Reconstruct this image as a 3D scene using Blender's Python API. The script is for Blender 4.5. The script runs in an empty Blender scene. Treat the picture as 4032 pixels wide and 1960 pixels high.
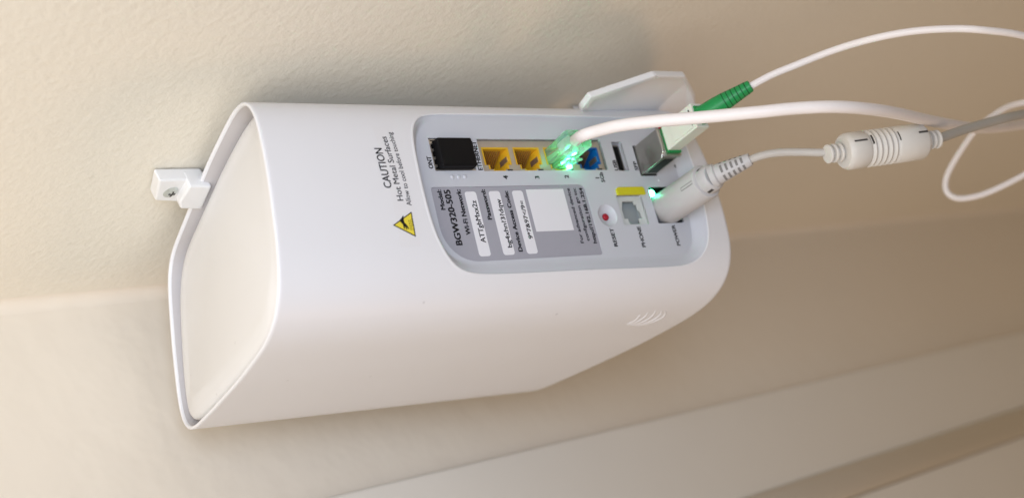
import bpy, bmesh, math, random
import numpy as np
from mathutils import Matrix, Vector
random.seed(4); np.random.seed(4)
C = bpy.context.scene.collection
sc = bpy.context.scene

# ------------------------------------------------------------------ camera
F = 6204.0                      # focal length in pixels of the 4032 px wide photograph (short tele lens)
CX, CY = 2016.0, 980.0
CAM = np.array([0.0, 0.0, 1.5])

def frame(vx, vy):
    """axes (right, forward, up) of a level frame whose 'down' runs to the vanishing point vx, vy"""
    d = np.array([vx-CX, vy-CY, F]); d /= np.linalg.norm(d)
    fw = np.array([0, 0, 1.])-d*d[2]; fw /= np.linalg.norm(fw)
    return np.stack([np.cross(d, fw), fw, -d])
RW = frame(7400, 500)           # the room: plumb lines of the walls
RR = frame(10069.6, 799.5)      # the router, hung with its foot off the wall
cam_d = bpy.data.cameras.new('camera'); cam = bpy.data.objects.new('camera', cam_d); C.objects.link(cam)
cr, cu, cb = RW@np.array([1., 0, 0]), RW@np.array([0, -1., 0]), RW@np.array([0, 0, -1.])
m = Matrix.Identity(4)
for i in range(3):
    m[i][0], m[i][1], m[i][2], m[i][3] = cr[i], cu[i], cb[i], CAM[i]
cam.matrix_world = m
cam_d.sensor_width = 36; cam_d.lens = 36*F/4032; cam_d.clip_start = .02; cam_d.clip_end = 30
cam_d.dof.use_dof = True; cam_d.dof.focus_distance = .612; cam_d.dof.aperture_fstop = 8
sc.camera = cam

# ------------------------------------------------------------------ light
sc.view_settings.view_transform = 'Standard'; sc.view_settings.look = 'None'
sc.view_settings.exposure = 0; sc.view_settings.gamma = 1
w = bpy.data.worlds.new('World'); sc.world = w; w.use_nodes = True
w.node_tree.nodes['Background'].inputs[0].default_value = (1.0, .80, .60, 1)
w.node_tree.nodes['Background'].inputs[1].default_value = .17

def area(name, loc, target, size, power, col):
    l = bpy.data.lights.new(name, 'AREA'); l.size = size; l.energy = power; l.color = col
    o = bpy.data.objects.new(name, l); C.objects.link(o); o.location = loc
    o.rotation_euler = (Vector(target)-Vector(loc)).to_track_quat('-Z', 'Y').to_euler()
    return o
area('lamp_above', (-.16, .08, 1.82), (-.02, .50, 1.05), .50, 4.2, (1.0, .93, .84))
area('lamp_cool', (.12, -.12, 1.62), (-.02, .45, 1.10), .30, .66, (.64, .77, 1.0)).data.spread = math.radians(75)  # unseen cool lamp close to the camera, spread narrowed onto the router; no window there
area('lamp_low', (-.95, -.20, .72), (.05, .5, .9), .42, 1.75, (1.0, .62, .38))

# ------------------------------------------------------------------ mesh helpers (all shapes are computed in world metres, then stored relative to their owner)
MAT = {}
WM = {}
def mk(name, V, Fc, mat, parent=None, smooth=False, mats=None, fmat=None):
    V = np.asarray(V, float)
    me = bpy.data.meshes.new(name)
    if parent is not None:
        wm = WM[parent.name]; inv = np.array(wm.inverted())
        V = V@inv[:3, :3].T+inv[:3, 3]
        o = bpy.data.objects.new(name, me); o.parent = parent; WM[o.name] = wm
    else:
        org = V.mean(0); V = V-org
        o = bpy.data.objects.new(name, me); o.location = org; o.matrix_world = Matrix.Translation(org); WM[o.name] = Matrix.Translation(org)
    me.from_pydata(V.tolist(), [], [list(map(int, f)) for f in Fc]); me.update()
    me.materials.append(MAT[mat] if isinstance(mat, str) else mat)
    if mats:
        for q in mats: me.materials.append(MAT[q])
        for p_, k in zip(me.polygons, fmat): p_.material_index = k
    if smooth:
        for p_ in me.polygons: p_.use_smooth = True
    C.objects.link(o)
    return o
def fixn(o, inv=False):
    bm = bmesh.new(); bm.from_mesh(o.data); bmesh.ops.remove_doubles(bm, verts=bm.verts, dist=1e-6)
    bmesh.ops.recalc_face_normals(bm, faces=bm.faces); bm.to_mesh(o.data); bm.free(); return o
def bevel(o, width, seg=2, ang=30):
    fixn(o)
    b = o.modifiers.new('bevel', 'BEVEL'); b.width = width; b.segments = seg; b.limit_method = 'ANGLE'; b.angle_limit = math.radians(ang)
    for p_ in o.data.polygons: p_.use_smooth = True
    n = o.modifiers.new('wn', 'WEIGHTED_NORMAL'); n.keep_sharp = True
    return o
def thing(name, label, cat, loc, mat=None, group=None):
    o = bpy.data.objects.new(name, None); C.objects.link(o)
    o.matrix_world = mat if mat is not None else Matrix.Translation(loc)
    o.empty_display_size = .01; WM[o.name] = mat if mat is not None else Matrix.Translation(loc)
    o['label'] = label; o['category'] = cat
    if group: o['group'] = group
    return o
def tag(o, label, cat): o['label'] = label; o['category'] = cat; return o
def structure(o): o['kind'] = 'structure'; return o

def resamp_closed(P, n):
    P = np.asarray(P, float); Q = np.r_[P, P[:1]]
    L = np.r_[0, np.cumsum(np.linalg.norm(np.diff(Q, axis=0), axis=1))]
    s = np.linspace(0, L[-1], n, endpoint=False)
    return np.stack([np.interp(s, L, Q[:, k]) for k in range(P.shape[1])], 1)
def catmull(P, n, closed=False):
    P = [np.asarray(q, float) for q in P]; N = len(P); out = []
    for i in range(N if closed else N-1):
        p1, p2 = P[i], P[(i+1) % N]
        p0 = P[i-1] if (closed or i) else 2*p1-p2
        p3 = P[(i+2) % N] if (closed or i+2 < N) else 2*p2-p1
        for k in range(n):
            u = k/n
            out.append(.5*(2*p1+(p2-p0)*u+(2*p0-5*p1+4*p2-p3)*u*u+(-p0+3*p1-3*p2+p3)*u**3))
    if not closed: out.append(P[-1])
    return np.array(out)
def rrect(x0, y0, x1, y1, r, n=6):
    """rounded rectangle, counter-clockwise; r may be a 4-tuple (corners from x1,y1 ccw)"""
    rs = (r,)*4 if not isinstance(r, tuple) else r
    cs = [(x1, y1, 0), (x0, y1, 90), (x0, y0, 180), (x1, y0, 270)]; out = []
    for (cx_, cy_, a0), q in zip(cs, rs):
        sx = 1 if cx_ == x1 else -1; sy = 1 if cy_ == y1 else -1
        for k in range(n+1):
            a = math.radians(a0+90*k/n)
            out.append((cx_-sx*q+q*math.cos(a), cy_-sy*q+q*math.sin(a)))
    return out
def inset(P, d):
    P = np.asarray(P, float); a = np.roll(P, 1, 0); b = np.roll(P, -1, 0)
    t = b-a; t /= np.linalg.norm(t, axis=1)[:, None]+1e-12
    return P+np.stack([-t[:, 1], t[:, 0]], 1)*d       # ccw -> inwards

# ------------------------------------------------------------------ frames: router and its port panel
S = .19                                             # router height in metres
H = [(-0.3147,0.1155), (-0.3135,0.0941), (-0.3091,0.0731), (-0.3027,0.0526), (-0.2951,0.0325), (-0.2871,0.0126), (-0.2789,-0.0073), (-0.2708,-0.0271),
     (-0.2625,-0.0469), (-0.2542,-0.0668), (-0.2458,-0.0865), (-0.2373,-0.1062), (-0.2288,-0.1259), (-0.2203,-0.1456), (-0.2116,-0.1653), (-0.2029,-0.1849),
     (-0.1938,-0.2044), (-0.1845,-0.2237), (-0.1750,-0.2430), (-0.1654,-0.2622), (-0.1557,-0.2813), (-0.1458,-0.3004), (-0.1353,-0.3191), (-0.1239,-0.3373),
     (-0.1111,-0.3546), (-0.0968,-0.3705), (-0.0804,-0.3844), (-0.0620,-0.3954), (-0.0419,-0.4028), (-0.0208,-0.4063), (0.0007,-0.4059), (0.0219,-0.4025),
     (0.0426,-0.3969), (0.0628,-0.3898), (0.0828,-0.3819), (0.1025,-0.3735), (0.1222,-0.3648), (0.1417,-0.3558), (0.1610,-0.3464), (0.1801,-0.3365),
     (0.1989,-0.3261), (0.2174,-0.3153), (0.2356,-0.3040), (0.2536,-0.2922), (0.2711,-0.2797), (0.2878,-0.2663), (0.3033,-0.2514), (0.3166,-0.2346),
     (0.3270,-0.2159), (0.3335,-0.1955), (0.3358,-0.1741), (0.3341,-0.1528), (0.3293,-0.1318), (0.3222,-0.1116), (0.3133,-0.0921), (0.3034,-0.0730),
     (0.2928,-0.0544), (0.2820,-0.0358), (0.2710,-0.0173), (0.2600,0.0011), (0.2488,0.0194), (0.2372,0.0375), (0.2251,0.0552), (0.2125,0.0726),
     (0.1998,0.0899), (0.1870,0.1072), (0.1743,0.1245), (0.1615,0.1417), (0.1488,0.1590), (0.1360,0.1763), (0.1233,0.1936), (0.1105,0.2108),
     (0.0978,0.2281), (0.0849,0.2453), (0.0716,0.2621), (0.0569,0.2778), (0.0400,0.2910), (0.0205,0.2997), (-0.0007,0.3031), (-0.0220,0.3016),
     (-0.0429,0.2967), (-0.0634,0.2902), (-0.0836,0.2830), (-0.1037,0.2755), (-0.1238,0.2679), (-0.1438,0.2600), (-0.1635,0.2514), (-0.1829,0.2423),
     (-0.2022,0.2328), (-0.2213,0.2230), (-0.2401,0.2128), (-0.2585,0.2016), (-0.2758,0.1890), (-0.2912,0.1741), (-0.3035,0.1565), (-0.3115,0.1367)]
TOPC = np.array([-.0430, 2.8846, -1.4534])          # centre of the top section, router axes, units of S
TA, TB, BS, BOX, BOY, BC, BD = -.0568, -.1708, 1.0266, .0174, .0385, -.1815, .2328
H = np.array(H)
def rw(P):                                          # router axes (units of S, camera at origin) -> world metres
    return (np.asarray(P)@(RW@RR.T).T)*S+CAM
ROT = RW@RR.T
mr = Matrix.Identity(4)
org = rw(TOPC+np.array([0, 0, -1.]))
for i in range(3):
    for j in range(3): mr[i][j] = ROT[i][j]
    mr[i][3] = org[i]
_a = math.radians(26)
_v = np.array([.161*(BS-1)+BOX, -.346*(BS-1)+BOY, -1.]); _v /= np.linalg.norm(_v)
_u = np.array([math.cos(_a), math.sin(_a), 0]); _n = np.cross(_v, _u); _n /= np.linalg.norm(_n); _u = np.cross(_n, _v)
PO = np.array([.161, -.346, 0])-_n*.032+np.array([TOPC[0], TOPC[1], TOPC[2]])
PB = np.stack([_u+.115*_v, -_v, _n], 1)/190.        # panel frame in mm: x to the right, y up, z out of the panel
PBI = np.linalg.inv(PB)
def P2W(q):                                         # panel mm -> world metres
    return rw(np.asarray(q, float)@PB.T+PO)
def R2P(q): return (np.asarray(q)-PO)@PBI.T         # router axes -> panel mm
def pp(px, py, z=0.):                               # the panel point seen at a photograph pixel
    r = RR@np.array([px-CX, py-CY, F])
    M = np.stack([PB[:, 0], PB[:, 1], -r], 1); s_ = np.linalg.solve(M, -(PO+PB[:, 2]*z)); return s_[0], s_[1]
def at(px, py, d):                                  # world point at depth d (m) along the view of a pixel
    return RW@np.array([(px-CX)/F*d, (py-CY)/F*d, d])+CAM
TOP = np.c_[H, H@np.array([TA, TB])]+TOPC
BOT = np.c_[H*BS+[BOX, BOY], -1+(H*BS)@np.array([BC, BD])]+TOPC
def surf_z(x, y):
    """height (mm) of the shell above the panel plane at panel coordinates x, y"""
    X, Z = [], []
    for i in range(24, 56):
        t0, t1 = R2P(TOP[i]), R2P(BOT[i]); t = (y-t0[1])/(t1[1]-t0[1]); q = t0+(t1-t0)*t
        X.append(q[0]); Z.append(q[2])
    return float(np.interp(x, X, Z))
def sp(px, py):                                     # panel coordinates of the shell point seen at a pixel
    z = 4.
    for _ in range(8):
        x, y = pp(px, py, z); z = surf_z(x, y)
    return x, y

def prism(name, poly, z0, z1, mat, parent, holes=(), smooth=False, T=P2W):
    """polygon in panel mm, extruded from z0 to z1; triangulated cap with holes"""
    import mathutils.geometry as mg
    loops = [list(poly)]+[list(h_) for h_ in holes]
    tri = mg.tessellate_polygon([[Vector((a, b, 0)) for a, b in l] for l in loops])
    flat = [q for l in loops for q in l]; n = len(flat)
    V = [(a, b, z0) for a, b in flat]+[(a, b, z1) for a, b in flat]
    Fc = [tuple(t) for t in tri]+[tuple(i+n for i in t) for t in tri]; k = 0
    for l in loops:
        for i in range(len(l)):
            j = (i+1) % len(l); Fc.append((k+i, k+j, n+k+j, n+k+i))
        k += len(l)
    o = mk(name, T(V), Fc, mat, parent); fixn(o)
    return o
def box(name, x0, y0, z0, x1, y1, z1, mat, parent, T=P2W, bev=0):
    V = [(x, y, z) for z in (z0, z1) for x, y in ((x0, y0), (x1, y0), (x1, y1), (x0, y1))]
    o = mk(name, T(V), [(0, 3, 2, 1), (4, 5, 6, 7), (0, 1, 5, 4), (1, 2, 6, 5), (2, 3, 7, 6), (3, 0, 4, 7)], mat, parent)
    if bev: bevel(o, bev*.001)
    else: fixn(o)
    return o
def boxes(name, L, mat, parent, T=P2W):
    V, Fc = [], []
    for x0, y0, z0, x1, y1, z1 in L:
        k = len(V); V += [(x, y, z) for z in (z0, z1) for x, y in ((x0, y0), (x1, y0), (x1, y1), (x0, y1))]
        Fc += [tuple(k+i for i in f) for f in ((0, 3, 2, 1), (4, 5, 6, 7), (0, 1, 5, 4), (1, 2, 6, 5), (2, 3, 7, 6), (3, 0, 4, 7))]
    o = mk(name, T(V), Fc, mat, parent)
    bm = bmesh.new(); bm.from_mesh(o.data); bmesh.ops.recalc_face_normals(bm, faces=bm.faces); bm.to_mesh(o.data); bm.free()
    return o
def rings(name, R_, mat, parent, cap=True, closed=False, smooth=True, T=lambda v: np.asarray(v)):
    """skin a list of equal-length rings of points"""
    R_ = [np.asarray(r) for r in R_]; n = len(R_[0]); V = np.concatenate(R_); Fc = []
    for k in range(len(R_)-1):
        for i in range(n):
            j = (i+1) % n; Fc.append((k*n+i, k*n+j, (k+1)*n+j, (k+1)*n+i))
    if cap: Fc.append(tuple(range(n-1, -1, -1))); Fc.append(tuple((len(R_)-1)*n+i for i in range(n)))
    o = mk(name, T(V), Fc, mat, parent, smooth=smooth)
    bm = bmesh.new(); bm.from_mesh(o.data); bmesh.ops.recalc_face_normals(bm, faces=bm.faces); bm.to_mesh(o.data); bm.free()
    return o
def sharp(o, ang=35):
    o.data.set_sharp_from_angle(angle=math.radians(ang)); return o
def axisframe(d, hint=(0, 0, 1)):
    d = np.asarray(d, float); d = d/np.linalg.norm(d); a = np.cross(d, hint); a /= np.linalg.norm(a); return a, np.cross(a, d), d
def lathe(name, p0, d, prof, mat, parent, n=40, cap=True, sq=1.0, hint=(0, 0, 1)):
    """prof: (distance along d in mm, radius in mm)"""
    a, b, d = axisframe(d, hint); R_ = []
    for s_, r in prof:
        t = np.linspace(0, 2*np.pi, n, endpoint=False)
        R_.append(np.asarray(p0)+d*s_*.001+(np.cos(t)[:, None]*a+np.sin(t)[:, None]*b*sq)*r*.001)
    return sharp(rings(name, R_, mat, parent, cap))
def tube(name, pts, r, mat, parent, n=16, step=10):
    P = catmull(pts, step); R_ = []
    t = np.gradient(P, axis=0); t /= np.linalg.norm(t, axis=1)[:, None]
    a = np.cross(t[0], (0, .3, 1.)); a /= np.linalg.norm(a)
    th = np.linspace(0, 2*np.pi, n, endpoint=False)
    rr = np.interp(np.linspace(0, 1, len(P)), np.linspace(0, 1, len(r)), r) if np.ndim(r) else np.full(len(P), r)
    for p_, tt, q in zip(P, t, rr):
        a = a-tt*(a@tt); a /= np.linalg.norm(a); b = np.cross(tt, a)
        R_.append(p_+(np.cos(th)[:, None]*a+np.sin(th)[:, None]*b)*q*.001)
    return rings(name, R_, mat, parent)

def text(s_, x0, y0, x1, y1, parent, mat='ink', bold=0., T=None, z=.12, name='lettering', sx=None, size=None):
    """lettering whose baseline runs from x0,y0 to x1,y1 in panel mm"""
    c = bpy.data.curves.new('t', 'FONT'); c.body = s_; c.size = 1; c.resolution_u = 3; c.fill_mode = 'BOTH'
    o = bpy.data.objects.new('t', c); C.objects.link(o)
    dg = bpy.context.evaluated_depsgraph_get(); me = bpy.data.meshes.new_from_object(o.evaluated_get(dg))
    V = np.array([v.co[:] for v in me.vertices]); Fc = [tuple(p_.vertices) for p_ in me.polygons]
    bpy.data.objects.remove(o); bpy.data.curves.remove(c); bpy.data.meshes.remove(me)
    L = math.hypot(x1-x0, y1-y0); k = L/(V[:, 0].max()-V[:, 0].min())
    ky = size/V[:, 1].max() if size else k
    if len(s_) == 1: k = ky
    ux, uy = (x1-x0)/L, (y1-y0)/L
    a = (V[:, 0]-V[:, 0].min())*k; b = V[:, 1]*ky
    q = np.stack([x0+a*ux-b*uy, y0+a*uy+b*ux, np.full(len(V), z)], 1)
    if bold:                                        # heavier strokes: four slightly shifted copies
        n = len(q); qs, fs = [], []
        for i, (du, dv) in enumerate(((-1, -.6), (1, -.6), (-1, .6), (1, .6))):
            qs.append(q+np.array([du*bold*k, dv*bold*k, .004*i])); fs += [tuple(v+n*i for v in f) for f in Fc]
        q = np.concatenate(qs); Fc = fs
    if T is not None: q[:, 2] = [surf_z(u_, v_)+T for u_, v_ in q[:, :2]]+(q[:, 2]-z)
    return mk(name, P2W(q), Fc, mat, parent)

# ------------------------------------------------------------------ materials
def pm(name, col, rough=.4, spec=.5, metal=0., noise=0., bump=None, trans=0., emit=None, ior=1.5, sss=0., mottled=0., mscale=40., coat=0., specks=0.):
    """principled material; bump = (scale, distance m, detail); mottled = share by which colour varies"""
    M = bpy.data.materials.new(name); M.use_nodes = True; nt = M.node_tree; b = nt.nodes['Principled BSDF']
    b.inputs['Base Color'].default_value = (*col, 1); b.inputs['Roughness'].default_value = rough
    b.inputs['Specular IOR Level'].default_value = spec; b.inputs['Metallic'].default_value = metal; b.inputs['IOR'].default_value = ior
    b.inputs['Transmission Weight'].default_value = trans
    if coat: b.inputs['Coat Weight'].default_value = coat
    if sss: b.inputs['Subsurface Weight'].default_value = sss; b.inputs['Subsurface Scale'].default_value = .002
    if emit: b.inputs['Emission Color'].default_value = (*emit[:3], 1); b.inputs['Emission Strength'].default_value = emit[3]
    tc = nt.nodes.new('ShaderNodeTexCoord')
    if mottled:
        n = nt.nodes.new('ShaderNodeTexNoise'); n.inputs['Scale'].default_value = mscale; n.inputs['Detail'].default_value = 5
        r = nt.nodes.new('ShaderNodeMapRange'); r.inputs[3].default_value = 1-mottled; r.inputs[4].default_value = 1+mottled
        x = nt.nodes.new('ShaderNodeMix'); x.data_type = 'RGBA'; x.blend_type = 'MULTIPLY'; x.inputs[0].default_value = 1
        nt.links.new(tc.outputs['Object'], n.inputs['Vector']); nt.links.new(n.outputs['Fac'], r.inputs[0])
        x.inputs[6].default_value = (*col, 1); nt.links.new(r.outputs[0], x.inputs[7]); nt.links.new(x.outputs[2], b.inputs['Base Color'])
    if specks:                                      # sparse dust and scuff specks
        v = nt.nodes.new('ShaderNodeTexVoronoi'); v.inputs['Scale'].default_value = 75; nt.links.new(tc.outputs['Object'], v.inputs['Vector'])
        r2 = nt.nodes.new('ShaderNodeMapRange'); r2.inputs[1].default_value = .035; r2.inputs[2].default_value = .06; r2.inputs[3].default_value = 1-specks; r2.inputs[4].default_value = 1
        x2 = nt.nodes.new('ShaderNodeMix'); x2.data_type = 'RGBA'; x2.blend_type = 'MULTIPLY'; x2.inputs[0].default_value = 1
        nt.links.new(v.outputs['Distance'], r2.inputs[0]); nt.links.new(x.outputs[2], x2.inputs[6]); nt.links.new(r2.outputs[0], x2.inputs[7]); nt.links.new(x2.outputs[2], b.inputs['Base Color'])
    if bump:
        n = nt.nodes.new('ShaderNodeTexNoise'); n.inputs['Scale'].default_value = bump[0]; n.inputs['Detail'].default_value = bump[2]
        bp_ = nt.nodes.new('ShaderNodeBump'); bp_.inputs['Distance'].default_value = bump[1]; bp_.inputs['Strength'].default_value = 1
        nt.links.new(tc.outputs['Object'], n.inputs['Vector']); nt.links.new(n.outputs['Fac'], bp_.inputs['Height'])
        nt.links.new(bp_.outputs[0], b.inputs['Normal'])
    MAT[name] = M; return M
pm('white_plastic', (.77, .77, .79), .40, .4, bump=(1900, .000014, 2), mottled=.012, mscale=25, specks=.16)
pm('lid_plastic', (.71, .705, .70), .5, .35, bump=(1900, .00001, 2), mottled=.01, mscale=20, specks=.12)
pm('shaded_rim_plastic', (.56, .535, .535), .55, .3, bump=(1900, .00001, 2))  # darker copy of the shell plastic, shade inside the rim put into its colour
pm('panel_plastic', (.57, .59, .64), .5, .35, bump=(2500, .00002, 2))
pm('label_grey', (.37, .37, .42), .55, .3, mottled=.03, mscale=300)
pm('label_white', (.80, .80, .84), .5, .3)
pm('ink', (.006, .006, .010), .5, .3)
pm('ink_thin', (.02, .02, .028), .5, .3)
pm('sticker', (.765, .76, .775), .38, .42)
pm('caution_yellow', (.80, .66, .06), .35, .5)
pm('bracket_plastic', (.80, .80, .80), .45, .4, bump=(2200, .00001, 2))
pm('screw_metal', (.62, .66, .64), .35, .6, metal=.85)
pm('black_plastic', (.005, .005, .006), .55, .15, bump=(1800, .00001, 2))
pm('socket_black', (.006, .008, .007), .45, .4)
pm('jack_metal', (.50, .43, .35), .42, .5, metal=.35, mottled=.08, mscale=180)
pm('cage_metal', (.60, .58, .55), .3, .5, metal=.9, mottled=.12, mscale=220)
pm('dark_metal', (.36, .345, .32), .30, .5, metal=.85, mottled=.25, mscale=180, bump=(900, .00003, 4))
pm('jack_yellow', (.72, .42, .02), .4, .4)
pm('jack_blue', (.005, .12, .42), .4, .4)
pm('contact_gold', (.45, .25, .07), .35, .5, metal=.6)
pm('red_plastic', (.36, .012, .03), .42, .4)
pm('yellow_tape', (.62, .57, .02), .5, .3, mottled=.05, mscale=500)
pm('phone_grey', (.60, .63, .62), .45, .4)
pm('phone_dark', (.34, .37, .37), .5, .4)
pm('cable_white', (.84, .80, .79), .45, .4, mottled=.012)
pm('cord_grey', (.50, .48, .45), .5, .35, mottled=.02)
pm('cord_dark', (.40, .385, .35), .5, .35, mottled=.02)
pm('plug_grey', (.50, .495, .50), .48, .35, bump=(1500, .00001, 2))
pm('ferrite_plastic', (.66, .64, .60), .5, .35)
pm('slot_dark', (.07, .065, .06), .7, .2)
pm('slot_soft', (.20, .195, .19), .7, .2)
pm('cage_maroon', (.12, .004, .03), .5, .3)
pm('boot_green', (.01, .27, .07), .42, .4)
pm('boot_groove', (.003, .07, .02), .6, .3)
pm('connector_cream', (.76, .78, .70), .4, .4, sss=.1)
pm('glow_tinted_clear', (.66, 1.0, .82), .14, .5, trans=.82, ior=1.36)  # clear plug plastic, green glow of the link lamp tinted into its colour
pm('led_green', (.0, .6, .25), .5, .2, emit=(.08, 1.0, .48, 26.))
pm('led_lens', (.0, .6, .25), .5, .2, emit=(.10, 1.0, .48, 26.))
pm('wall_paint', (.81, .765, .66), .75, .25, bump=(310, .00036, 3), mottled=.015, mscale=9)
pm('smooth_paint', (.82, .75, .64), .7, .25, bump=(60, .0006, 2), mottled=.02, mscale=6)
pm('trim_paint', (.80, .77, .70), .5, .4, bump=(30, .0003, 2), mottled=.02, mscale=8)

# ------------------------------------------------------------------ the corner of the room
WA = math.radians(122)
NA = np.array([-math.sin(WA), math.cos(WA), 0.]); HA = np.array([-math.cos(WA), -math.sin(WA), 0.])   # normal of the right wall, direction along it
NB = HA                                                                                              # the left wall is square to it
dA = min((rw(TOP)@NA).min(), (rw(BOT)@NA).min())-.0055
def hit(px, py, N, d):                              # where a pixel's view meets the plane N.p = d
    r = RW@np.array([px-CX, py-CY, F]); return CAM+r*((d-CAM@N)/(r@N))
Q0 = hit(631, 1142, NA, dA); Q0[2] = 0
def wallframe(o, h_, n_):                           # (along, up, out) in mm -> world
    return lambda q: np.asarray(o)+np.asarray(q, float)@np.stack([h_, [0, 0, 1], n_])*.001
TWA = wallframe(Q0, HA, NA); TWB = wallframe(Q0, NA, NB)
def onA(px, py, out=0.):
    p_ = hit(px, py, NA, dA+out*.001); return ((p_-Q0)@HA)*1000, p_[2]*1000
def onB(px, py, out=0.):
    p_ = hit(px, py, NB, Q0@NB+out*.001); return ((p_-Q0)@NA)*1000, p_[2]*1000
z0_, z1_ = 0, 2400
walA = box('wall', -60, z0_, -90, 1600, z1_, 0, 'wall_paint', None, T=TWA); structure(walA)
walB = box('wall', 0, z0_, -90, 116, z1_, 0, 'smooth_paint', None, T=TWB); structure(walB)
fl = box('floor', -200, -40, -200, 1600, -.5, 1500, 'smooth_paint', None, T=TWA); structure(fl)

fil = [(0, 5.0)]+[(5-5*math.sin(a), 5-5*math.cos(a)) for a in np.linspace(0, math.pi/2, 7)][::-1]+[(5.0, 0)]
fil = [(5-5*math.cos(a)+.02, 5-5*math.sin(a)+.02) for a in np.linspace(0, math.pi/2, 8)]
VV = [TWA((a, z, b)) for z in (0, 2400) for a, b in fil]; nf = len(fil)
structure(mk('corner_caulk', VV, [(i, i+1, nf+i+1, nf+i) for i in range(nf-1)], 'smooth_paint', None, smooth=True))
casing = thing('door_casing', 'off-white painted door casing with a rounded bead, left of the textured wall', 'door casing', TWB((114, 0, 0)))
box('board', 114, 0, -40, 172, 2200, 6, 'trim_paint', casing, T=TWB, bev=2.5)
prof = [(172, 0), (172, 6.2), (174.5, 7.4), (178, 8.1), (182, 8.3), (186, 8.0), (189.5, 7.0), (191, 5.4), (191, 0)]
rings('bead', [TWB([(a, z, b) for a, b in prof]) for z in (0, 2200)], 'trim_paint', casing)
door = box('door', 191.3, 2, -45, 990, 2050, 5, 'trim_paint', None, T=TWB, bev=1.5)
tag(door, 'plain off-white door beyond the beaded casing in the lower right corner', 'door')

# ------------------------------------------------------------------ the router
router = thing('router', 'white rounded upright router with a grey port panel, hung on a wall bracket', 'router', org, mat=mr)
NS = len(H)
def sec(i):                                         # smooth periodic lookup of the section, index may be fractional
    i = i % NS; k = int(math.floor(i)); u = i-k
    q0, q1, q2, q3 = H[(k-1) % NS], H[k], H[(k+1) % NS], H[(k+2) % NS]
    return .5*(2*q1+(q2-q0)*u+(2*q0-5*q1+4*q2-q3)*u*u+(-q0+3*q1-3*q2+q3)*u**3)
cols = list(np.arange(26, 51, .12))+list(np.arange(51, 26+NS, .5))
X = np.array([sec(i) for i in cols]); nc = len(cols)
OUT_PX = [(1623, 516), (1628, 482), (1647, 460), (1683, 451), (2035, 452), (2441, 463), (2560, 468), (2625, 480), (2668, 515), (2700, 570),
          (2740, 690), (2775, 820), (2791, 924), (2788, 970), (2768, 1010), (2728, 1036), (2680, 1046), (2550, 1053), (2300, 1062), (2111, 1072),
          (1903, 1079), (1840, 1072), (1792, 1053), (1767, 1015), (1728, 948), (1705, 881), (1685, 814), (1661, 718), (1637, 603)]
OUTL = catmull([sp(*q) for q in OUT_PX], 4, True)
if np.sum(OUTL[:, 0]*np.roll(OUTL[:, 1], -1)-np.roll(OUTL[:, 0], -1)*OUTL[:, 1]) < 0: OUTL = OUTL[::-1]
OUTL = resamp_closed(OUTL, 140)
for _ in range(5): OUTL = (np.roll(OUTL, 1, 0)+2*OUTL+np.roll(OUTL, -1, 0))/4
def sdf(P, poly):
    a = poly; b = np.roll(poly, -1, 0); ab = b-a; best = np.full(len(P), 1e9); ins = np.zeros(len(P), bool)
    for i in range(len(a)):
        ap = P-a[i]; u = np.clip((ap@ab[i])/(ab[i]@ab[i]), 0, 1)
        d = np.hypot(*(ap-u[:, None]*ab[i]).T); best = np.minimum(best, d)
        c = ((a[i, 1] > P[:, 1]) != (b[i, 1] > P[:, 1])) & (P[:, 0] < (b[i, 0]-a[i, 0])*(P[:, 1]-a[i, 1])/(b[i, 1]-a[i, 1]+1e-12)+a[i, 0])
        ins ^= c
    return np.where(ins, -best, best)
rows = np.concatenate([np.linspace(0, .012, 3), np.linspace(.03, .25, 8), np.arange(.27, .985, .0031), [.988, .994, 1.0]])
top = np.c_[X, X@np.array([TA, TB])]+TOPC; bot = np.c_[X*BS+[BOX, BOY], -1+(X*BS)@np.array([BC, BD])]+TOPC
G = np.array([top+(bot-top)*t for t in rows])       # rows x cols x 3, router axes
Pn = R2P(G.reshape(-1, 3)).reshape(G.shape)
m_ = (Pn[..., 0] > -48) & (Pn[..., 0] < 44) & (Pn[..., 2] > -20); q = Pn[m_]
d_ = sdf(q[:, :2], OUTL)
q2 = q.copy(); q2[:, 2] -= 1.6*(d_ < .12)          # the shell ends under the lip of the recess
Pn[m_] = q2; kill = np.zeros(m_.shape, bool); kk = np.zeros(len(q), bool); kk[d_ < .1] = True; kill[m_] = kk
W_ = P2W(Pn.reshape(-1, 3)); nr = len(rows); Fc = []
for r in range(nr-1):
    for c in range(nc):
        c2 = (c+1) % nc
        if kill[r, c] and kill[r, c2] and kill[r+1, c] and kill[r+1, c2]: continue
        Fc.append((r*nc+c, (r+1)*nc+c, (r+1)*nc+c2, r*nc+c2))
V = list(W_)
def inrow(sc_mm, z_mm, src='top'):                  # a ring of the same column count, moved inwards and down (mm)
    Y = inset(X, sc_mm/190.)
    q = np.c_[Y, X@np.array([TA, TB])-z_mm/190.]+TOPC; return rw(q)
def inrow_b(sc_mm, z_mm):
    Y = inset(X*BS, sc_mm/190.)+[BOX, BOY]
    return rw(np.c_[Y, -1+(X*BS)@np.array([BC, BD])-z_mm/190.+0*X[:, 0]]+TOPC)
for ring in (inrow(.22, -.22), inrow(.7, -.34), inrow(1.15, -.2), inrow(1.35, .15), inrow(1.4, .9)):   # the rim and the inner wall
    k = len(V); V += list(ring)
    prev = 0 if k == nr*nc else k-nc
    for c in range(nc):
        c2 = (c+1) % nc; Fc.append((prev+c, prev+c2, k+c2, k+c))
prev = (nr-1)*nc
for ring in (inrow_b(.5, .5), inrow_b(1.5, 1.0), inrow_b(5, 1.2)):
    k = len(V); V += list(ring)
    for c in range(nc):
        c2 = (c+1) % nc; Fc.append((prev+c, k+c, k+c2, prev+c2))
    prev = k
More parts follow.
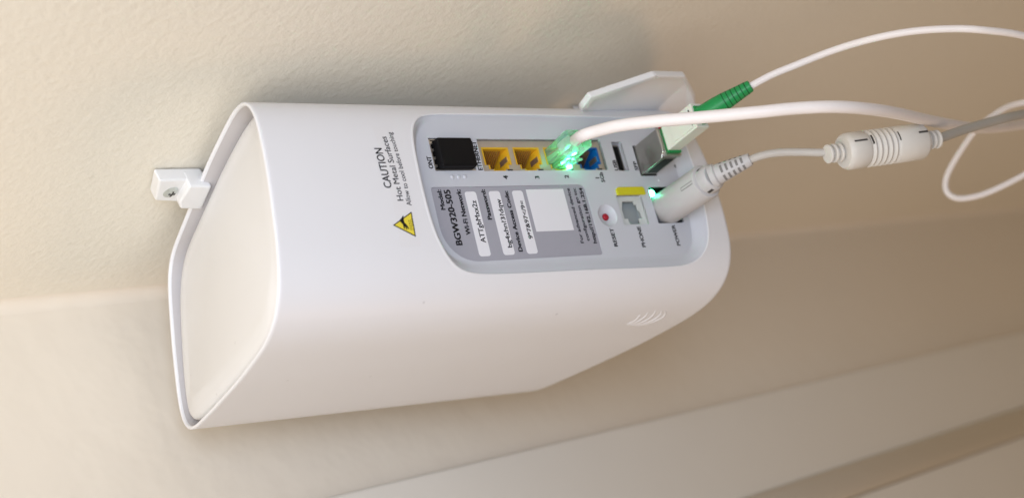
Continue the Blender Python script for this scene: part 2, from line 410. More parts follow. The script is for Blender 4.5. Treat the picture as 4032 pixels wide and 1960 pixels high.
Fc.append(tuple(prev+c for c in range(nc-1, -1, -1)))
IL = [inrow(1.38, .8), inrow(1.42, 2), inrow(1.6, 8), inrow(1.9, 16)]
rings('shaded_inner_wall', IL, 'shaded_rim_plastic', router, cap=False)  # inner face of the rim, darkened by colour to look shaded
body = mk('body', V, Fc, 'white_plastic', router, smooth=True)
sharp(body, 50)

# lid, sunk in the rim, lower at its right end
def inset_s(P, d):
    for _ in range(4): P = inset(P, d/4)
    for _ in range(5): P = (np.roll(P, 1, 0)+2*P+np.roll(P, -1, 0))/4
    return P
def lidring(ins, dz):
    Y = inset_s(H, ins/190.); dr = .3+4.8*(Y[:, 0]+.31)/.64
    return rw(np.c_[Y, H@np.array([TA, TB])-(dr+dz)/190.]+TOPC)
LR = [lidring(2.6, 12)]+[lidring(2.6+a, b) for a, b in ((0, 3.6), (.2, 2.5), (.6, 1.7), (1.4, 1.0), (2.8, .5), (4.6, .2), (6.8, .05), (9, 0))]
ctr = LR[-1].mean(0)
rings('lid', LR, 'lid_plastic', router)

# port panel plate with its openings
tn = np.roll(OUTL, -1, 0)-np.roll(OUTL, 1, 0); tn /= np.linalg.norm(tn, axis=1)[:, None]; on = np.stack([tn[:, 1], -tn[:, 0]], 1)   # outward normals
WB = np.where(on[:, 1] > 0, 3.8, 4.2)*on[:, 1]**2+np.where(on[:, 0] > 0, 2.6, 6.0)*on[:, 0]**2
for _ in range(8): WB = (np.roll(WB, 1)+2*WB+np.roll(WB, -1))/4
def bowl_ring(out, k, z=None):
    q = OUTL+on*out-on*(WB*k)[:, None]
    for _ in range(0 if k == 0 else 3): q = (np.roll(q, 1, 0)+2*q+np.roll(q, -1, 0))/4
    zs = np.array([surf_z(*v_) for v_ in q]); g = k*k*(3-2*k)
    if k > 0: z0 = np.array([surf_z(*v_) for v_ in OUTL]); zz = (z0-.5)*(1-g)
    else: zz = zs+z
    return np.c_[q, zz]
lip = [bowl_ring(1.5, 0, -.06), bowl_ring(1.0, 0, .11), bowl_ring(.35, 0, .12), bowl_ring(.1, 0, .03), bowl_ring(-.08, 0, -.14)]
walls = [bowl_ring(0, k) for k in (.04, .14, .26, .38, .5, .62, .74, .86, 1.0)]
rings('recess_lip', [P2W(r) for r in lip], 'white_plastic', router, cap=False)
rings('recess_wall', [P2W(r) for r in [lip[-1]]+walls], 'panel_plastic', router, cap=False)
plate_o = bowl_ring(0, 1.0)[:, :2]; plate_o = inset(plate_o, -.15)
JY = [-100.5, -116.6, -132.7, -148.8]
o_ont = rrect(10.2, -87.8, 24.7, -67.8, .3, 2)
o_eth = rrect(9.9, -157.4, 24.4, -91.4, .3, 2)
o_usb = rrect(9.4, -169.6, 23.4, -163.6, .3, 2)
o_sfp = rrect(6.8, -185.2, 21.6, -175.4, .4, 2)
o_pho = rrect(-16, -172.3, -2.2, -157.7, .4, 2)
o_pow = rrect(-15.9, -192.9, 1.4, -177.6, .5, 2)
o_res = [(-11.3+5.1*math.cos(a), -150.0+5.1*math.sin(a)) for a in np.linspace(0, 2*math.pi, 36, endpoint=False)]
LAB = rrect(-28.7, -141.8, 3.2, -63.6, (1.6, 1.6, 15., 1.2), 8)
LAB = rrect(-28.7, -141.8, 3.2, -63.6, (1.4, 15., 1.4, 2.6), 8)
prism('port_panel', plate_o, -1.1, 0, 'panel_plastic', router, holes=[o_ont, o_eth, o_usb, o_sfp, o_pho, o_pow, o_res, LAB])

# label with its printed fields
label = prism('label', inset(LAB, .12), -.9, -.22, 'label_grey', router)
LZ = -.16
def C3(x, y): return pp(1600+x*.3195, 700+y*.3195, LZ)
def C4(x, y): return pp(2200+x*.3195, 700+y*.3195, 0)
def C1(x, y): return pp(1600+x*.3195, 450+y*.3195, 0)
def C2(x, y): return pp(2100+x*.3195, 450+y*.3195, 0)
for (a, b) in ((-84.9, -79.3), (-96.7, -91.1), (-108.3, -102.8)):
    prism('label_field', rrect(-26.6, a, 1.1, b, 1.2, 5), LZ-.04, LZ, 'label_white', label)
prism('label_field', [(-17.2, -129.9), (1.5, -129.9), (1.5, -110.2), (-17.2, -110.2)], LZ-.04, LZ, 'label_white', label)
def line(s_, f_, a, b, bold, parent, z=.02, cap=1.8, mat='ink'):
    (x0, y0), (x1, y1) = f_(*a), f_(*b); yb = (y0+y1)/2
    o = text(s_, x0, yb, x1, yb, parent, mat, bold, z=z, size=cap); return o
B_, R_t = .036, .020
line('Model:', C3, (478, 393), (430, 150), B_, label, LZ+.02, 1.95)
line('BGW320-505', C3, (678, 826), (548, 150), .035, label, LZ+.02, 2.9)
line('Wi-Fi Network:', C3, (785, 700), (672, 145), B_, label, LZ+.02, 2.1)
line('ATTgbMxx2z', C3, (968, 797), (870, 280), R_t, label, LZ+.04, 2.3)
line('Password:', C3, (1050, 512), (970, 145), B_, label, LZ+.02, 1.9)
line('bg4xhn?3?dqw', C3, (1275, 858), (1187, 262), R_t, label, LZ+.04, 2.15)
line('Device Access Code:', C3, (1420, 905), (1262, 165), B_, label, LZ+.02, 1.9)
line('9*7&97</9=', C3, (1545, 750), (1455, 285), R_t, label, LZ+.04, 2.1)
line('For advanced device', C3, (2178, 802), (2018, 130), R_t, label, LZ+.02, 1.65)
line('configuration go to:', C3, (2250, 775), (2092, 130), R_t, label, LZ+.02, 1.65)
line('http://192.168.1.254', C3, (2340, 803), (2172, 125), B_, label, LZ+.02, 1.75)
for cp, s_, f_, a, b in ((1.7, 'RESET', C4, (722, 842), (675, 622)), (1.75, 'PHONE', C4, (1065, 850), (1012, 600)), (1.7, 'POWER', C4, (1492, 832), (1435, 582)),
                     (1.85, 'ONT', C1, (332, 668), (303, 520)), (1.85, 'ETHERNET', C1, (940, 687), (855, 335)), (2, '4', C1, (1255, 797), (1248, 760)),
                     (1.9, '3', C1, (1640, 793), (1632, 762)), (1.9, '2', C1, (2003, 786), (1996, 752)), (1.75, '1', C1, (2377, 788), (2374, 774)),
                     (1.75, '5Gb', C1, (2445, 836), (2420, 716)), (1.75, 'USB', C2, (1042, 692), (1020, 568)), (1.7, 'SFP', C2, (1293, 690), (1268, 583))):
    line(s_, f_, a, b, .04, router, .02, cp*1.12)
for y in (-75, -78.1, -81.2):                       # three raised dots
    lathe('raised_dot', P2W((7.5, y, -.1)), P2W((7.5, y, 9))-P2W((7.5, y, 0)), [(0, .85), (.3, .8), (.5, .6), (.6, .3), (.62, .05)], 'panel_plastic', router, n=20)
x, y = C2(1545, 815); lathe('raised_dot', P2W((x, y, -.1)), P2W((x, y, 9))-P2W((x, y, 0)), [(0, .5), (.3, .45), (.45, .2)], 'label_white', router, n=16)
x, y = C2(1755, 642); lathe('pin_hole', P2W((x, y, -.05)), P2W((x, y, 9))-P2W((x, y, 0)), [(0, .9), (.08, .9)], 'slot_dark', router, n=20)

# caution sticker on the shell
def Z3(x, y): return sp(1350+x*.4792, 450+y*.4792)

(ax, ay), (bx, by) = Z3(395, 600), Z3(325, 280)
yb = (ay+by)/2
stk = None
def drape(poly, lift, name, mat, parent, nx=24):
    """a rectangle x0,y0,x1,y1 laid on the curved shell"""
    x0, y0, x1, y1 = poly; xs = np.linspace(x0, x1, nx); V = []
    for y in (y0, y1): V += [(x, y, surf_z(x, y)+lift) for x in xs]
    return mk(name, P2W(V), [(i, i+1, nx+i+1, nx+i) for i in range(nx-1)], mat, parent, smooth=True)
s0, s1 = Z3(640, 1085), Z3(235, 100)
stk = drape((s0[0], min(s0[1], s1[1]), s1[0], max(s0[1], s1[1])), .05, 'caution_sticker', 'sticker', router)
def sline(s_, a, b, bold, mat, cap):
    (x0, y0), (x1, y1) = Z3(*a), Z3(*b); yb = (y0+y1)/2; text(s_, x0, yb, x1, yb, stk, mat, bold, T=.1, size=cap)
sline('CAUTION', (393, 605), (325, 280), .016, 'ink', 3.3)
sline('Hot Metal Surfaces', (488, 710), (362, 185), .012, 'ink_thin', 2.6)
sline('Allow to cool before touching', (557, 750), (408, 150), .010, 'ink_thin', 2.15)
A_, B2, C_ = [np.array(Z3(*q)) for q in ((410, 912), (563, 800), (600, 1008))]
def tri(k, lift, mat):
    c = (A_+B2+C_)/3; P = [c+(q-c)*k for q in (A_, B2, C_)]
    P = [P[i]*(1-u)+P[(i+1) % 3]*u for i in range(3) for u in (0, .33, .66)]
    return mk('warning_triangle', P2W([(x, y, surf_z(x, y)+lift) for x, y in P]), [tuple(range(9))], mat, stk)
tri(1.0, .09, 'ink'); tri(.86, .11, 'caution_yellow')
up = (A_-(B2+C_)/2); up /= np.linalg.norm(up); rt = np.array([up[1], -up[0]]); hgt = np.linalg.norm(A_-(B2+C_)/2); mid = (B2+C_)/2
def sym(P, mat='ink', name='hand_symbol'):
    V = [mid+up*b*hgt+rt*a*hgt for a, b in P]
    return mk(name, P2W([(x, y, surf_z(x, y)+.13) for x, y in V]), [tuple(range(len(P)))], mat, stk)
sym([(.30, .52), (.40, .42), (.10, .44), (-.02, .34), (-.18, .26), (-.20, .31), (-.08, .38), (-.22, .36), (-.22, .41), (-.06, .45), (-.18, .47), (-.17, .51), (.02, .53), (.12, .62), (.20, .64)][::-1])
for k in range(6):
    a0 = -.22+k*.075; L = [(a0+.014*math.sin(u*9), .10+.14*u) for u in np.linspace(0, 1, 7)]
    sym([(a+.011, b) for a, b in L]+[(a-.011, b) for a, b in L[::-1]], name='heat_wave')
sym([(-.27, .06), (.27, .06), (.27, .075), (-.27, .075)], name='heat_wave')

# ------------------------------------------------------------------ sockets
def cavity(name, x0, y0, x1, y1, zt, zb, mat, parent, floor=True):
    """an open box sunk in the panel, seen from outside"""
    V = [(x, y, z) for z in (zt, zb) for x, y in ((x0, y0), (x1, y0), (x1, y1), (x0, y1))]
    o = mk(name, P2W(V), [(0, 1, 5, 4), (1, 2, 6, 5), (2, 3, 7, 6), (3, 0, 4, 7)]+([(4, 5, 6, 7)] if floor else []), mat, parent)
    return o
# ethernet block: metal face with four stepped openings, a jack behind each
def jackpoly(c, g=0.):
    return [(21.3-g, c+6.9-g), (13.3, c+6.9-g), (13.3, c+5.2-g), (11.4, c+5.2-g), (11.4, c+3.1-g), (10.15+g, c+3.1-g), (10.15+g, c-3.1+g),
            (11.4, c-3.1+g), (11.4, c-5.2+g), (13.3, c-5.2+g), (13.3, c-6.9+g), (21.3-g, c-6.9+g)]
blk = prism('ethernet_block', rrect(9.95, -157.3, 24.35, -91.5, .2, 2), -1.9, -1.3, 'jack_metal', router, holes=[jackpoly(c) for c in JY])
cavity('block_recess', 9.9, -157.4, 24.4, -91.4, -.02, -1.95, 'slot_dark', router, floor=False)
for i, c in enumerate(JY):
    mt = 'jack_blue' if i == 3 else 'jack_yellow'
    P = jackpoly(c); n = len(P); n_in = jackpoly(c, .75)
    V = [(a, b, -1.22) for a, b in P]+[(a, b, -1.22) for a, b in n_in]+[(a, b, -1.9) for a, b in n_in]+[(a, b, -13.5) for a, b in n_in]
    Fc = []
    for k in range(3):
        for j in range(n): Fc.append((k*n+j, k*n+(j+1) % n, (k+1)*n+(j+1) % n, (k+1)*n+j))
    Fc.append(tuple(3*n+j for j in range(n)))
    jk = mk('ethernet_jack', P2W(V), Fc, mt, blk)
    if i == 3: jk['label'] = 'blue jack at the lower end of the row'
    # eight sprung contacts on the wall opposite the latch notch
    for k in range(8):
        y = c+4.2-k*1.12
        a, b = np.array((20.4, y, -3.0)), np.array((15.2, y, -11.0))
        V = [a+(0, .22, .35), a+(0, -.22, .35), a+(0, -.22, -.35), a+(0, .22, -.35), b+(0, .22, .35), b+(0, -.22, .35), b+(0, -.22, -.35), b+(0, .22, -.35)]
        mk('contact', P2W(V), [(0, 1, 2, 3), (4, 7, 6, 5), (0, 4, 5, 1), (1, 5, 6, 2), (2, 6, 7, 3), (3, 7, 4, 0)], 'contact_gold', jk)
    box('contact_comb', 12.6, c-4.9, -12.8, 14.2, c+4.9, -7.5, mt, jk)
    for s_ in (-1, 1):                              # side shield springs
        box('shield_spring', 15.3, c+s_*6.15-.45, -7, 17.6, c+s_*6.15+.45, -2.2, 'cage_metal', jk)
    box('indicator_window', 10.3, c-6.6, -1.6, 11.3, c-4.0, -1.18, 'slot_dark', jk)
# optical (ONT) cage with a black dust plug
cage = boxes('ont_cage', [(10.3, -87.7, -8, 10.9, -67.9, -.15), (24.0, -87.7, -8, 24.6, -67.9, -.6), (10.9, -68.6, -8, 24.0, -67.95, -.3), (10.9, -87.65, -8, 24.0, -87.0, -.9)], 'cage_metal', router)
for x0 in (12, 15.4, 19, 22.2): box('cage_spring', x0, -69.5, -4, x0+1.1, -68.5, -.25, 'cage_metal', cage)
box('release_tab', 10.35, -80.5, -3, 11.0, -75, -.2, 'cage_maroon', cage)
cavity('socket_recess', 10.2, -87.8, 24.7, -67.8, -.05, -9, 'socket_black', router)
dp = box('dust_plug', 10.9, -86.9, -6, 23.6, -69.8, 2.9, 'black_plastic', None, bev=.9)
tag(dp, 'black rubber dust plug closing the square port marked ONT', 'dust plug')
# usb
usb = cavity('usb_port', 9.4, -169.6, 23.4, -163.6, -.02, -2.4, 'panel_plastic', router)
sh = boxes('usb_shell', [(10.0, -169.0, -9, 10.4, -164.3, -1.6), (22.4, -169.0, -9, 22.8, -164.3, -1.6), (10.4, -164.7, -9, 22.4, -164.3, -1.6), (10.4, -169.0, -9, 22.4, -168.6, -1.6)], 'cage_metal', usb)
box('usb_throat', 10.4, -168.6, -8, 22.4, -164.7, -2.3, 'socket_black', usb)
box('usb_tongue', 11.0, -168.3, -6, 21.8, -167.0, -1.9, 'black_plastic', usb)
# sfp cage
cavity('sfp_port', 6.8, -185.2, 21.6, -175.4, -.02, -5, 'slot_dark', router)
# phone
ph = prism('phone_port', rrect(-15.95, -172.25, -2.25, -157.75, .3, 2), -1.9, -1.1, 'phone_grey', router,
           holes=[[(-4.4, -161.5), (-4.4, -168.2), (-6.0, -168.2), (-6.0, -169.4), (-8.2, -169.4), (-9.4, -170.6), (-12.6, -170.6), (-12.6, -168.6), (-14.0, -168.6),
                   (-15.3, -168.0), (-15.3, -162.6), (-14.0, -162.0), (-12.6, -162.0), (-12.6, -160.0), (-9.4, -160.0), (-8.2, -160.0), (-6.0, -160.8)]])
cavity('phone_recess', -16, -172.3, -2.2, -157.7, -.02, -1.2, 'phone_grey', ph, floor=False)
cavity('phone_socket', -15.6, -171.8, -3.6, -159.0, -1.9, -4.5, 'phone_dark', ph)
yt = prism('port_cover', rrect(-2.3, -174.2, 1.2, -158.3, (1.4, .1, .1, 1.4), 4), 0.02, 1.0, 'yellow_tape', router)
bevel(yt, .0004)
yt['label'] = 'yellow plastic strip over the phone port'
# reset button in its dish
nd = P2W((0, 0, 10))-P2W((0, 0, 0))
def disc_ring(r, z, c=(-11.3, -150.0), n=36): return P2W([(c[0]+r*math.cos(a), c[1]+r*math.sin(a), z) for a in np.linspace(0, 2*math.pi, n, endpoint=False)])
dish = rings('reset_dish', [disc_ring(5.15, 0.03), disc_ring(4.9, -.25), disc_ring(4.2, -.75), disc_ring(3.2, -1.2), disc_ring(1.9, -1.5), disc_ring(1.62, -1.55), disc_ring(1.6, -4)], 'panel_plastic', router, cap=False)
lathe('reset_button', P2W((-11.3, -150.0, -3)), nd, [(0, 1.45), (1.9, 1.45), (2.1, 1.3), (2.2, 1.0), (2.22, .3)], 'red_plastic', router, n=28)
# power socket and its light
cavity('power_socket', -15.9, -192.9, 1.4, -177.6, -.02, -6.5, 'socket_black', router)
lathe('status_light', P2W((-1.0, -179.7, -1.6)), nd, [(0, 1.55), (.8, 1.5), (1.3, 1.1), (1.5, .5)], 'led_lens', router, n=24)
# embossed swirl: five crescent grooves pressed in the broad face
def L6(x, y): return 2200+x*.4793, 1000+y*.4793
def shell_hit(px, py):
    """shell point under a pixel (router axes)"""
    r = RR@np.array([px-CX, py-CY, F]); best = None
    for i in range(8, 34):
        for u in (0, .25, .5, .75):
            pass
    # ruled strips as planes: intersect with each quad
    for i in range(4, 36):
        a, b, c, d = TOP[i], TOP[i+1], BOT[i+1], BOT[i]
        for t in ((a, b, c), (a, c, d)):
            e1, e2 = t[1]-t[0], t[2]-t[0]; h_ = np.cross(r, e2); det = e1@h_
            if abs(det) < 1e-12: continue
            s_ = -t[0]; u = (s_@h_)/det; qv = np.cross(s_, e1); v = (r@qv)/det; k = (e2@qv)/det
            if -1e-6 <= u <= 1 and v >= -1e-6 and u+v <= 1.000001 and k > 0 and (best is None or k < best[0]):
                nn = np.cross(e1, e2); nn /= np.linalg.norm(nn); nn *= -np.sign(nn@r); best = (k, r*k, nn)
    return best[1], best[2]
ARCS = [[(558, 575), (620, 548), (655, 518), (674, 490)], [(562, 582), (640, 556), (705, 515), (738, 475)], [(590, 586), (690, 556), (770, 505), (800, 458)],
        [(620, 590), (740, 556), (825, 505), (850, 458)], [(650, 593), (760, 562), (850, 520), (876, 490), (872, 462)]]
for A in ARCS:
    P = catmull(A, 6); Lw = []; 
    n = len(P); c3 = []
    for k, q in enumerate(P):
        hp, nn = shell_hit(*L6(*q)); c3.append((rw([hp])[0], (RW@RR.T)@nn))
    V, Fc = [], []
    for k in range(n):
        p_, nn = c3[k]; tdir = c3[min(k+1, n-1)][0]-c3[max(k-1, 0)][0]; tdir /= np.linalg.norm(tdir); sd = np.cross(tdir, nn)
        wd = .00065*math.sin(math.pi*(k+.6)/(n+.2))**.6+.00005
        for o_, h_ in ((-1, -.00001), (-.6, .00022), (0, .00032), (.6, .00022), (1, -.00001)): V.append(p_+sd*wd*o_+nn*h_*(wd/.0007))
    for k in range(n-1):
        for j in range(4): Fc.append((k*5+j, k*5+j+1, (k+1)*5+j+1, (k+1)*5+j))
    mk('embossed_crescent', V, Fc, 'white_plastic', router, smooth=True)

# ------------------------------------------------------------------ wall bracket: a tab with its screw above, a wing below
br = thing('wall_bracket', 'white plastic wall bracket behind the router, screwed on at its tab', 'bracket', TWA((*onA(690, 760), 0)))
def WP(L, out): return [(*onA(x, y, out), out) for x, y in L]
def ccw(P):
    a = sum(P[i][0]*P[(i+1) % len(P)][1]-P[(i+1) % len(P)][0]*P[i][1] for i in range(len(P))); return P if a > 0 else P[::-1]
def slab(name, L, z0, z1, mat, parent, bev=.8):
    """outline traced on the plane z1 in front of the wall, given its real thickness"""
    P = ccw([onA(x, y, z1) for x, y in L]); n = len(P)
    V = [(a, b, z0) for a, b in P]+[(a, b, z1) for a, b in P]
    o = mk(name, TWA(V), [tuple(range(n-1, -1, -1)), tuple(n+i for i in range(n))]+[(i, (i+1) % n, n+(i+1) % n, n+i) for i in range(n)], mat, parent)
    bevel(o, bev*.001, 3); return o
tab = slab('tab', [(628, 711), (812, 707), (812, 760), (712, 797), (611, 792)], .5, 6.5, 'bracket_plastic', br, 1.0)
slab('hook', [(749, 734), (836, 734), (796, 827), (711, 824), (708, 798)], 2, 9.8, 'bracket_plastic', br, 1.0)
so, su = onA(672, 756, 6.5); sN = TWA((0, 0, 10))-TWA((0, 0, 0))
scw = lathe('screw', TWA((so, su, 6.0)), sN, [(0, 3.2), (.6, 3.2), (1.0, 2.8), (1.5, 1.8), (1.8, .4)], 'screw_metal', br, n=32)
boxes('screw_slot', [(so-1.5, su-.3, 7.4, so+1.5, su+.3, 7.84), (so-.35, su-1.5, 7.4, so+.35, su+1.5, 7.82)], 'slot_dark', scw, T=TWA)
wing = slab('wing', [(2290, 430), (2325, 386), (2582, 300), (2700, 302), (2738, 372), (2745, 440), (2690, 640), (2300, 600)], 32, 35, 'bracket_plastic', br, .9)
slab('wing_rim', [(2296, 424), (2326, 385), (2582, 299), (2590, 309), (2340, 396), (2312, 432)], 35, 38, 'bracket_plastic', br, .6)
slab('wing_rim', [(2582, 299), (2700, 301), (2738, 371), (2745, 440), (2730, 440), (2724, 376), (2692, 313), (2590, 309)], 35, 38, 'bracket_plastic', br, .6)
Vq = [TWA([(*onA(x, y, z), z)])[0] for x, y, z in ((2703, 318, 34.9), (2743, 430, 41), (2700, 560, 41), (2560, 450, 34.9), (2703, 318, 32.5), (2743, 430, 32.5), (2700, 560, 32.5), (2560, 450, 32.5))]
fixn(mk('wing_fold', Vq, [(0, 1, 2, 3), (0, 4, 5, 1), (1, 5, 6, 2), (2, 6, 7, 3), (3, 7, 4, 0), (4, 7, 6, 5)], 'bracket_plastic', br))
slab('wing_foot', [(2380, 618), (2620, 618), (2620, 720), (2380, 720)], 1, 32, 'bracket_plastic', br, .9)
slab('back_plate', [(830, 700), (1400, 560), (2350, 560), (2480, 570), (2460, 650), (1300, 700), (860, 800)], .5, 4, 'bracket_plastic', br, .8)

# ------------------------------------------------------------------ transceiver in the SFP cage
def PPx(px, py, z): return (*pp(px, py, z), z)
sf = thing('transceiver', 'silver metal optical transceiver pushed into the port marked SFP', 'transceiver', P2W((14, -180, 0)))
box('case', 7.4, -184.4, -4, 20.9, -176.0, 17, 'dark_metal', sf, bev=.35)
boxes('lip', [(7.1, -184.7, 15.6, 21.3, -175.6, 17.3)], 'cage_metal', sf)
box('port_frame', 8.0, -184.0, 17.3, 20.6, -176.6, 18.6, 'boot_green', sf, bev=.2)
box('underside_label', 7.2, -183.2, 2, 7.45, -178, 13.5, 'socket_black', sf)
tube('bail', [P2W((20.9, -175.4, 16.2)), P2W((14, -175.2, 16.8)), P2W((9.6, -175.2, 16.4)), P2W((8.8, -175.3, 15.4)), P2W((7.2, -175.3, 14.6))], .38, 'cage_metal', sf, n=10, step=5)
box('release_mark', 19.8, -176.8, 17.2, 21.2, -175.8, 18.2, 'red_plastic', sf)

# ------------------------------------------------------------------ fibre patch cable: cream connector, green boot, thin white cord that loops back
fb = thing('fibre_cable', 'thin white fibre cable with a cream connector and ribbed green boot, looping at right', 'cable', P2W((14, -180, 20)))
cn = box('connector', 8.9, -183.6, 18.0, 20.2, -176.4, 37.5, 'connector_cream', fb, bev=.4)
box('connector_sleeve', 9.9, -184.6, 23.0, 19.0, -175.8, 35.5, 'connector_cream', cn, bev=.35)
box('connector_window', 11, -176.3, 33.5, 18.0, -175.9, 35.8, 'socket_black', cn)
box('inner_ferrule_body', 10.6, -182.4, 37, 18.6, -177.4, 38.3, 'boot_green', cn)
p0 = P2W((14.6, -180, 37.0)); 
dep = lambda q: float((np.asarray(q)-CAM)@(RW@np.array([0, 0, 1.])))        # depth of a point along the view
d0 = dep(P2W((14.6, -180, 39))); dd = d0-.6175
p0 = at(2775, 447, d0); p1 = at(2948, 343, d0-.005)
bt = lathe('boot', p0, p1-p0, [(-3, 3.9), (0, 3.9), (5, 3.95), (9, 3.8), (14, 3.25), (19, 2.75), (21.5, 2.5), (21.8, 2.0)], 'boot_green', fb, n=32)
LB = np.linalg.norm(p1-p0)*1000; ax = (p1-p0)/np.linalg.norm(p1-p0)
for k in range(6):
    s_ = 9.5+k*2.0; r_ = np.interp(s_, [5, 9, 14, 19], [3.95, 3.8, 3.25, 2.75])
    lathe('boot_groove', p0+ax*s_*.001, ax, [(0, r_+.03), (.38, r_-.02)], 'boot_groove', bt, n=32, cap=False)
K = 1.5653
fpx = [(1888, 213, .613), (1935, 192, .612), (2000, 165, .610), (2100, 126, .606), (2200, 97, .60), (2300, 79, .598), (2400, 73, .598), (2480, 77, .60), (2576, 91, .61),
       (2680, 130, .63), (2740, 190, .66), (2700, 240, .69), (2576, 258, .72), (2520, 277, .735), (2460, 322, .75), (2415, 382, .76), (2383, 440, .765), (2380, 478, .765), (2405, 498, .765),
       (2450, 495, .765), (2500, 478, .765), (2576, 440, .765), (2680, 380, .765), (2800, 350, .765), (2950, 340, .765)]
tube('cord', [p1-ax*.0035]+[at(x*K, y*K, d+dd*max(0, 1-max(0, i-2)/9)) for i, (x, y, d) in enumerate(fpx[1:])], 1.5, 'cable_white', fb, n=16, step=8)

# ------------------------------------------------------------------ ethernet cable with its clear plug in jack 2
ec = thing('ethernet_cable', 'thick white network cable with a clear plug glowing green, from jack 2', 'cable', P2W((16, -132.7, 5)))
yc = JY[2]
plug_side = [(-9, 13.6), (13.5, 13.0), (14.5, 13.6), (14.5, 20.4), (13.5, 21.0), (8, 21.0), (4, 20.6), (-9, 20.6)]
V = [(x, y, z) for y in (yc-5.8, yc+5.8) for z, x in plug_side]; n = len(plug_side)
pl = mk('plug', P2W(V), [tuple(range(n)), tuple(range(2*n-1, n-1, -1))]+[(i, (i+1) % n, n+(i+1) % n, n+i) for i in range(n)], 'glow_tinted_clear', ec)
bevel(pl, .0005, 2)
lt = [(-8, 13.2), (-8, 12.2), (2, 11.2), (9.5, 9.4), (9.8, 10.2), (2.5, 12.3), (-6, 13.4)]
V = [(x, y, z) for y in (yc-2.9, yc+2.9) for z, x in lt]; n = len(lt)
la = mk('latch', P2W(V), [tuple(range(n)), tuple(range(2*n-1, n-1, -1))]+[(i, (i+1) % n, n+(i+1) % n, n+i) for i in range(n)], 'glow_tinted_clear', ec); fixn(la)
pm('wire_orange', (.55, .18, .05), .5); pm('wire_pale', (.6, .55, .42), .5); pm('wire_green', (.05, .35, .12), .5); pm('wire_brown', (.2, .1, .05), .5)
for k in range(8):
    y = yc+3.57-k*1.02
    tube('wire', [P2W((17.8, y, -8)), P2W((17.6, y, -1)), P2W((17.3, yc+(y-yc)*.7, 5))], .33, ['wire_orange', 'wire_pale', 'wire_green', 'wire_pale', 'wire_orange', 'wire_pale', 'wire_brown', 'wire_pale'][k], pl, n=8, step=4)
for px, py, z, r_ in ((2241, 624, 2.6, 1.6), (2241, 652, .2, 1.5)):   # the lit link lamp shining through latch and plug
    x, y = pp(px, py, z); lathe('indicator', P2W((x, y, z-.4)), nd, [(0, r_), (.4, r_), (.7, r_*.5)], 'led_green', router, n=16)
epx = [(1435, 357, None), (1462, 343, .614), (1500, 330, .609), (1560, 316, .603), (1650, 305, .598), (1760, 296, .594), (1900, 283, .59), (2000, 273, .59), (2090, 269, .592), (2170, 273, .60), (2250, 284, .618),
       (2350, 306, .655), (2450, 322, .70), (2520, 320, .735), (2576, 313, .76), (2700, 296, .80), (2850, 290, .84)]
EP = [P2W((17.2, yc+.5, 4)), P2W((17.3, yc, 10))]+[at(x*K, y*K, d) for x, y, d in epx[1:]]
tube('cable', EP, 2.4, 'cable_white', ec, n=20, step=8)
gl = bpy.data.lights.new('indicator_glow', 'POINT'); gl.energy = .003; gl.color = (.1, 1, .5); gl.shadow_soft_size = .0015
go = bpy.data.objects.new('indicator_glow', gl); C.objects.link(go); go.location = P2W((15.5, yc-1.5, 6.5))

# ------------------------------------------------------------------ power cable: barrel plug, strain relief, cord, ferrite
pc = thing('power_cable', 'light grey power cable with a fat barrel plug and a ribbed ferrite bead', 'cable', P2W((-8.6, -185.4, 5)))
b0 = P2W((-8.4, -185.3, -4)); b1 = P2W(PPx(2783, 712, 27))
ad = (b1-b0)/np.linalg.norm(b1-b0); LBn = np.linalg.norm(b1-b0)*1000
brl = lathe('barrel_plug', b0, ad, [(0, 6.6), (2.6, 6.9), (3.2, 7.3), (LBn-1, 7.45), (LBn-.3, 7.2), (LBn, 6.6)], 'plug_grey', pc, n=48)
nk = lathe('collar', b1, ad, [(-1, 5.9), (2.5, 5.9), (4.2, 5.6), (4.8, 5.0)], 'plug_grey', pc, n=40)
def wrap(name, base, axis, s0, s1, a0, a1, r0, r1, mat, parent):
    """a shallow strip on a round part; angles are degrees from its camera side towards the right wall"""
    A1, B1, D1 = axisframe(axis); cv = -(RW@np.array([0, 0, 1.])); iu = RW@np.array([0, -1., 0]); t0 = math.atan2(cv@B1, cv@A1)
    t1 = math.atan2(iu@B1, iu@A1); sg = 1 if math.sin(t1-t0) > 0 else -1; V = []
    for s2, r in ((s0, r0), (s1, r1)):
        for th_ in np.radians(np.linspace(a0, a1, 6)):
            t = t0+sg*th_; V.append(base+D1*s2*.001+(A1*math.cos(t)+B1*math.sin(t))*r*.001)
    return mk(name, V, [(i, i+1, 7+i, 6+i) for i in range(5)], mat, parent)
wrap('key_slot', b0, ad, LBn-8.5, LBn-1.0, 20, 32, 7.47, 7.5, 'slot_soft', brl)
wrap('key_slot', b0, ad, LBn-8.2, LBn-1.0, 22.5, 29.5, 7.5, 7.53, 'plug_grey', brl)
wrap('collar_notch', b1, ad, .6, 3.6, -52, -38, 6.0, 5.85, 'slot_dark', nk)
wrap('collar_notch', b1, ad, .2, 1.6, 68, 84, 6.0, 6.0, 'slot_dark', nk)
c0_ = b1+ad*.0045; c1_ = at(2955, 627, .6395)
cd = (c1_-c0_)/np.linalg.norm(c1_-c0_); Lr = np.linalg.norm(c1_-c0_)*1000
sr = lathe('strain_relief', c0_, cd, [(-1, 4.9), (1.2, 5.0), (1.8, 4.3), (3, 4.2), (Lr-1, 2.8), (Lr, 2.5)], 'plug_grey', pc, n=40)
a_, b_, _ = axisframe(cd)
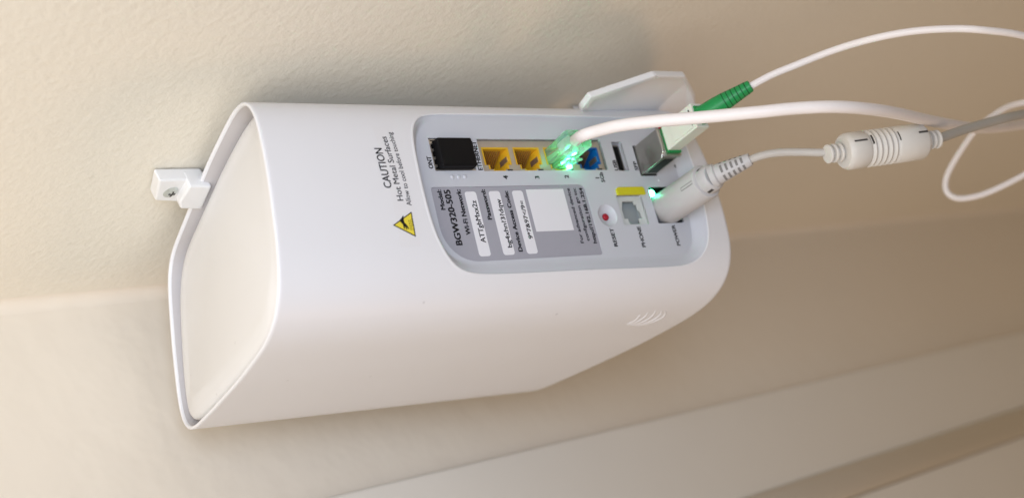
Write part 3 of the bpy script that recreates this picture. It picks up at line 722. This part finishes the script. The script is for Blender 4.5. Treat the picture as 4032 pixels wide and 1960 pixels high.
for rowk, ang in enumerate((35, 100, 165, 230)):
    for k in range(5):
        s_ = 4.2+k*(Lr-7)/4.4; r_ = np.interp(s_, [3, Lr-1], [4.2, 2.8])
        V = []
        for s2 in (s_-.0, s_+1.0):
            for th_ in np.radians(np.linspace(ang-24, ang+24, 6)):
                V.append(c0_+cd*s2*.001+(a_*math.cos(th_)+b_*math.sin(th_))*(np.interp(s2, [3, Lr-1], [4.2, 2.8])+.04)*.001)
        mk('relief_slot', V, [(i, i+1, 7+i, 6+i) for i in range(5)], 'slot_soft', sr)
f0, f1 = at(3318, 599, .635), at(3634, 556, .648)
ppx = [(1915, 392, .638), (1960, 384, .637), (2020, 383, .636), (2070, 384, .635)]
fd = (f1-f0)/np.linalg.norm(f1-f0)
tube('cord', [c1_-cd*.003]+[at(x*K, y*K, d) for x, y, d in ppx]+[f0+fd*.004], 1.65, 'cord_grey', pc, n=16, step=8)
tube('cord', [f1-fd*.004, f1+fd*.006]+[at(x*K, y*K, d) for x, y, d in ((2420, 328, .662), (2480, 310, .672), (2530, 297, .68), (2576, 287, .69), (2700, 262, .72), (2850, 240, .76))], 2.0, 'cord_dark', pc, n=16, step=8)
LF = np.linalg.norm(f1-f0)*1000
prof = [(0, 6.4), (.9, 7.2), (2.2, 7.6), (9, 7.6), (9.6, 7.2)]
s_ = 10.2
for k in range(5): prof += [(s_, 6.7), (s_+.5, 7.4), (s_+1.0, 7.65), (s_+1.6, 7.4), (s_+2.1, 6.7)]; s_ += 2.5
prof += [(s_+.3, 7.2), (s_+.9, 7.6), (LF-2.0, 7.6), (LF-.8, 7.0), (LF, 5.8)]
fe = lathe('ferrite_bead', f0, fd, prof, 'ferrite_plastic', pc, n=48)
fa, fb_, _ = axisframe(fd, (0, 0, 1))
for base, sg in ((f0, -1), (f1, 1)):
    for k in range(3):
        p_ = base+fd*sg*(1.0+k*2.5)*.001
        lathe('grip_ring', p_, fd*sg, [(0, 2.2), (.1, 3.6), (.4, 3.85), (1.0, 3.85), (1.3, 3.6), (1.4, 2.2)], 'ferrite_plastic', fe, n=32)
    lathe('grip_core', base, fd*sg, [(-.5, 2.3), (6.8, 2.2)], 'ferrite_plastic', fe, n=20)
def patch(name, s0, s1, ang0, ang1, r):
    V = []; 
    for s2 in (s0, s1):
        for th_ in np.radians(np.linspace(ang0, ang1, 6)): V.append(f0+fd*s2*.001+(fa*math.cos(th_)+fb_*math.sin(th_))*r*.001)
    mk(name, V, [(i, i+1, 7+i, 6+i) for i in range(5)], 'slot_dark', fe)
# the side of the bead that faces the camera
cdv = -(RW@np.array([0, 0, 1.])); th0 = math.degrees(math.atan2(cdv@fb_, cdv@fa)); imu = RW@np.array([0, -1., 0]); sgn = 1 if math.sin(math.radians(math.degrees(math.atan2(imu@fb_, imu@fa))-th0)) > 0 else -1
patch('slot', 2.0, 8.0, th0+sgn*24, th0+sgn*30, 7.66); patch('slot', LF-6, LF-1.6, th0+sgn*24, th0+sgn*31, 7.66)
patch('slot', 10.0, 11.0, th0+sgn*10, th0+sgn*42, 7.5); patch('slot', s_+.1, s_+.9, th0+sgn*10, th0+sgn*42, 7.5)
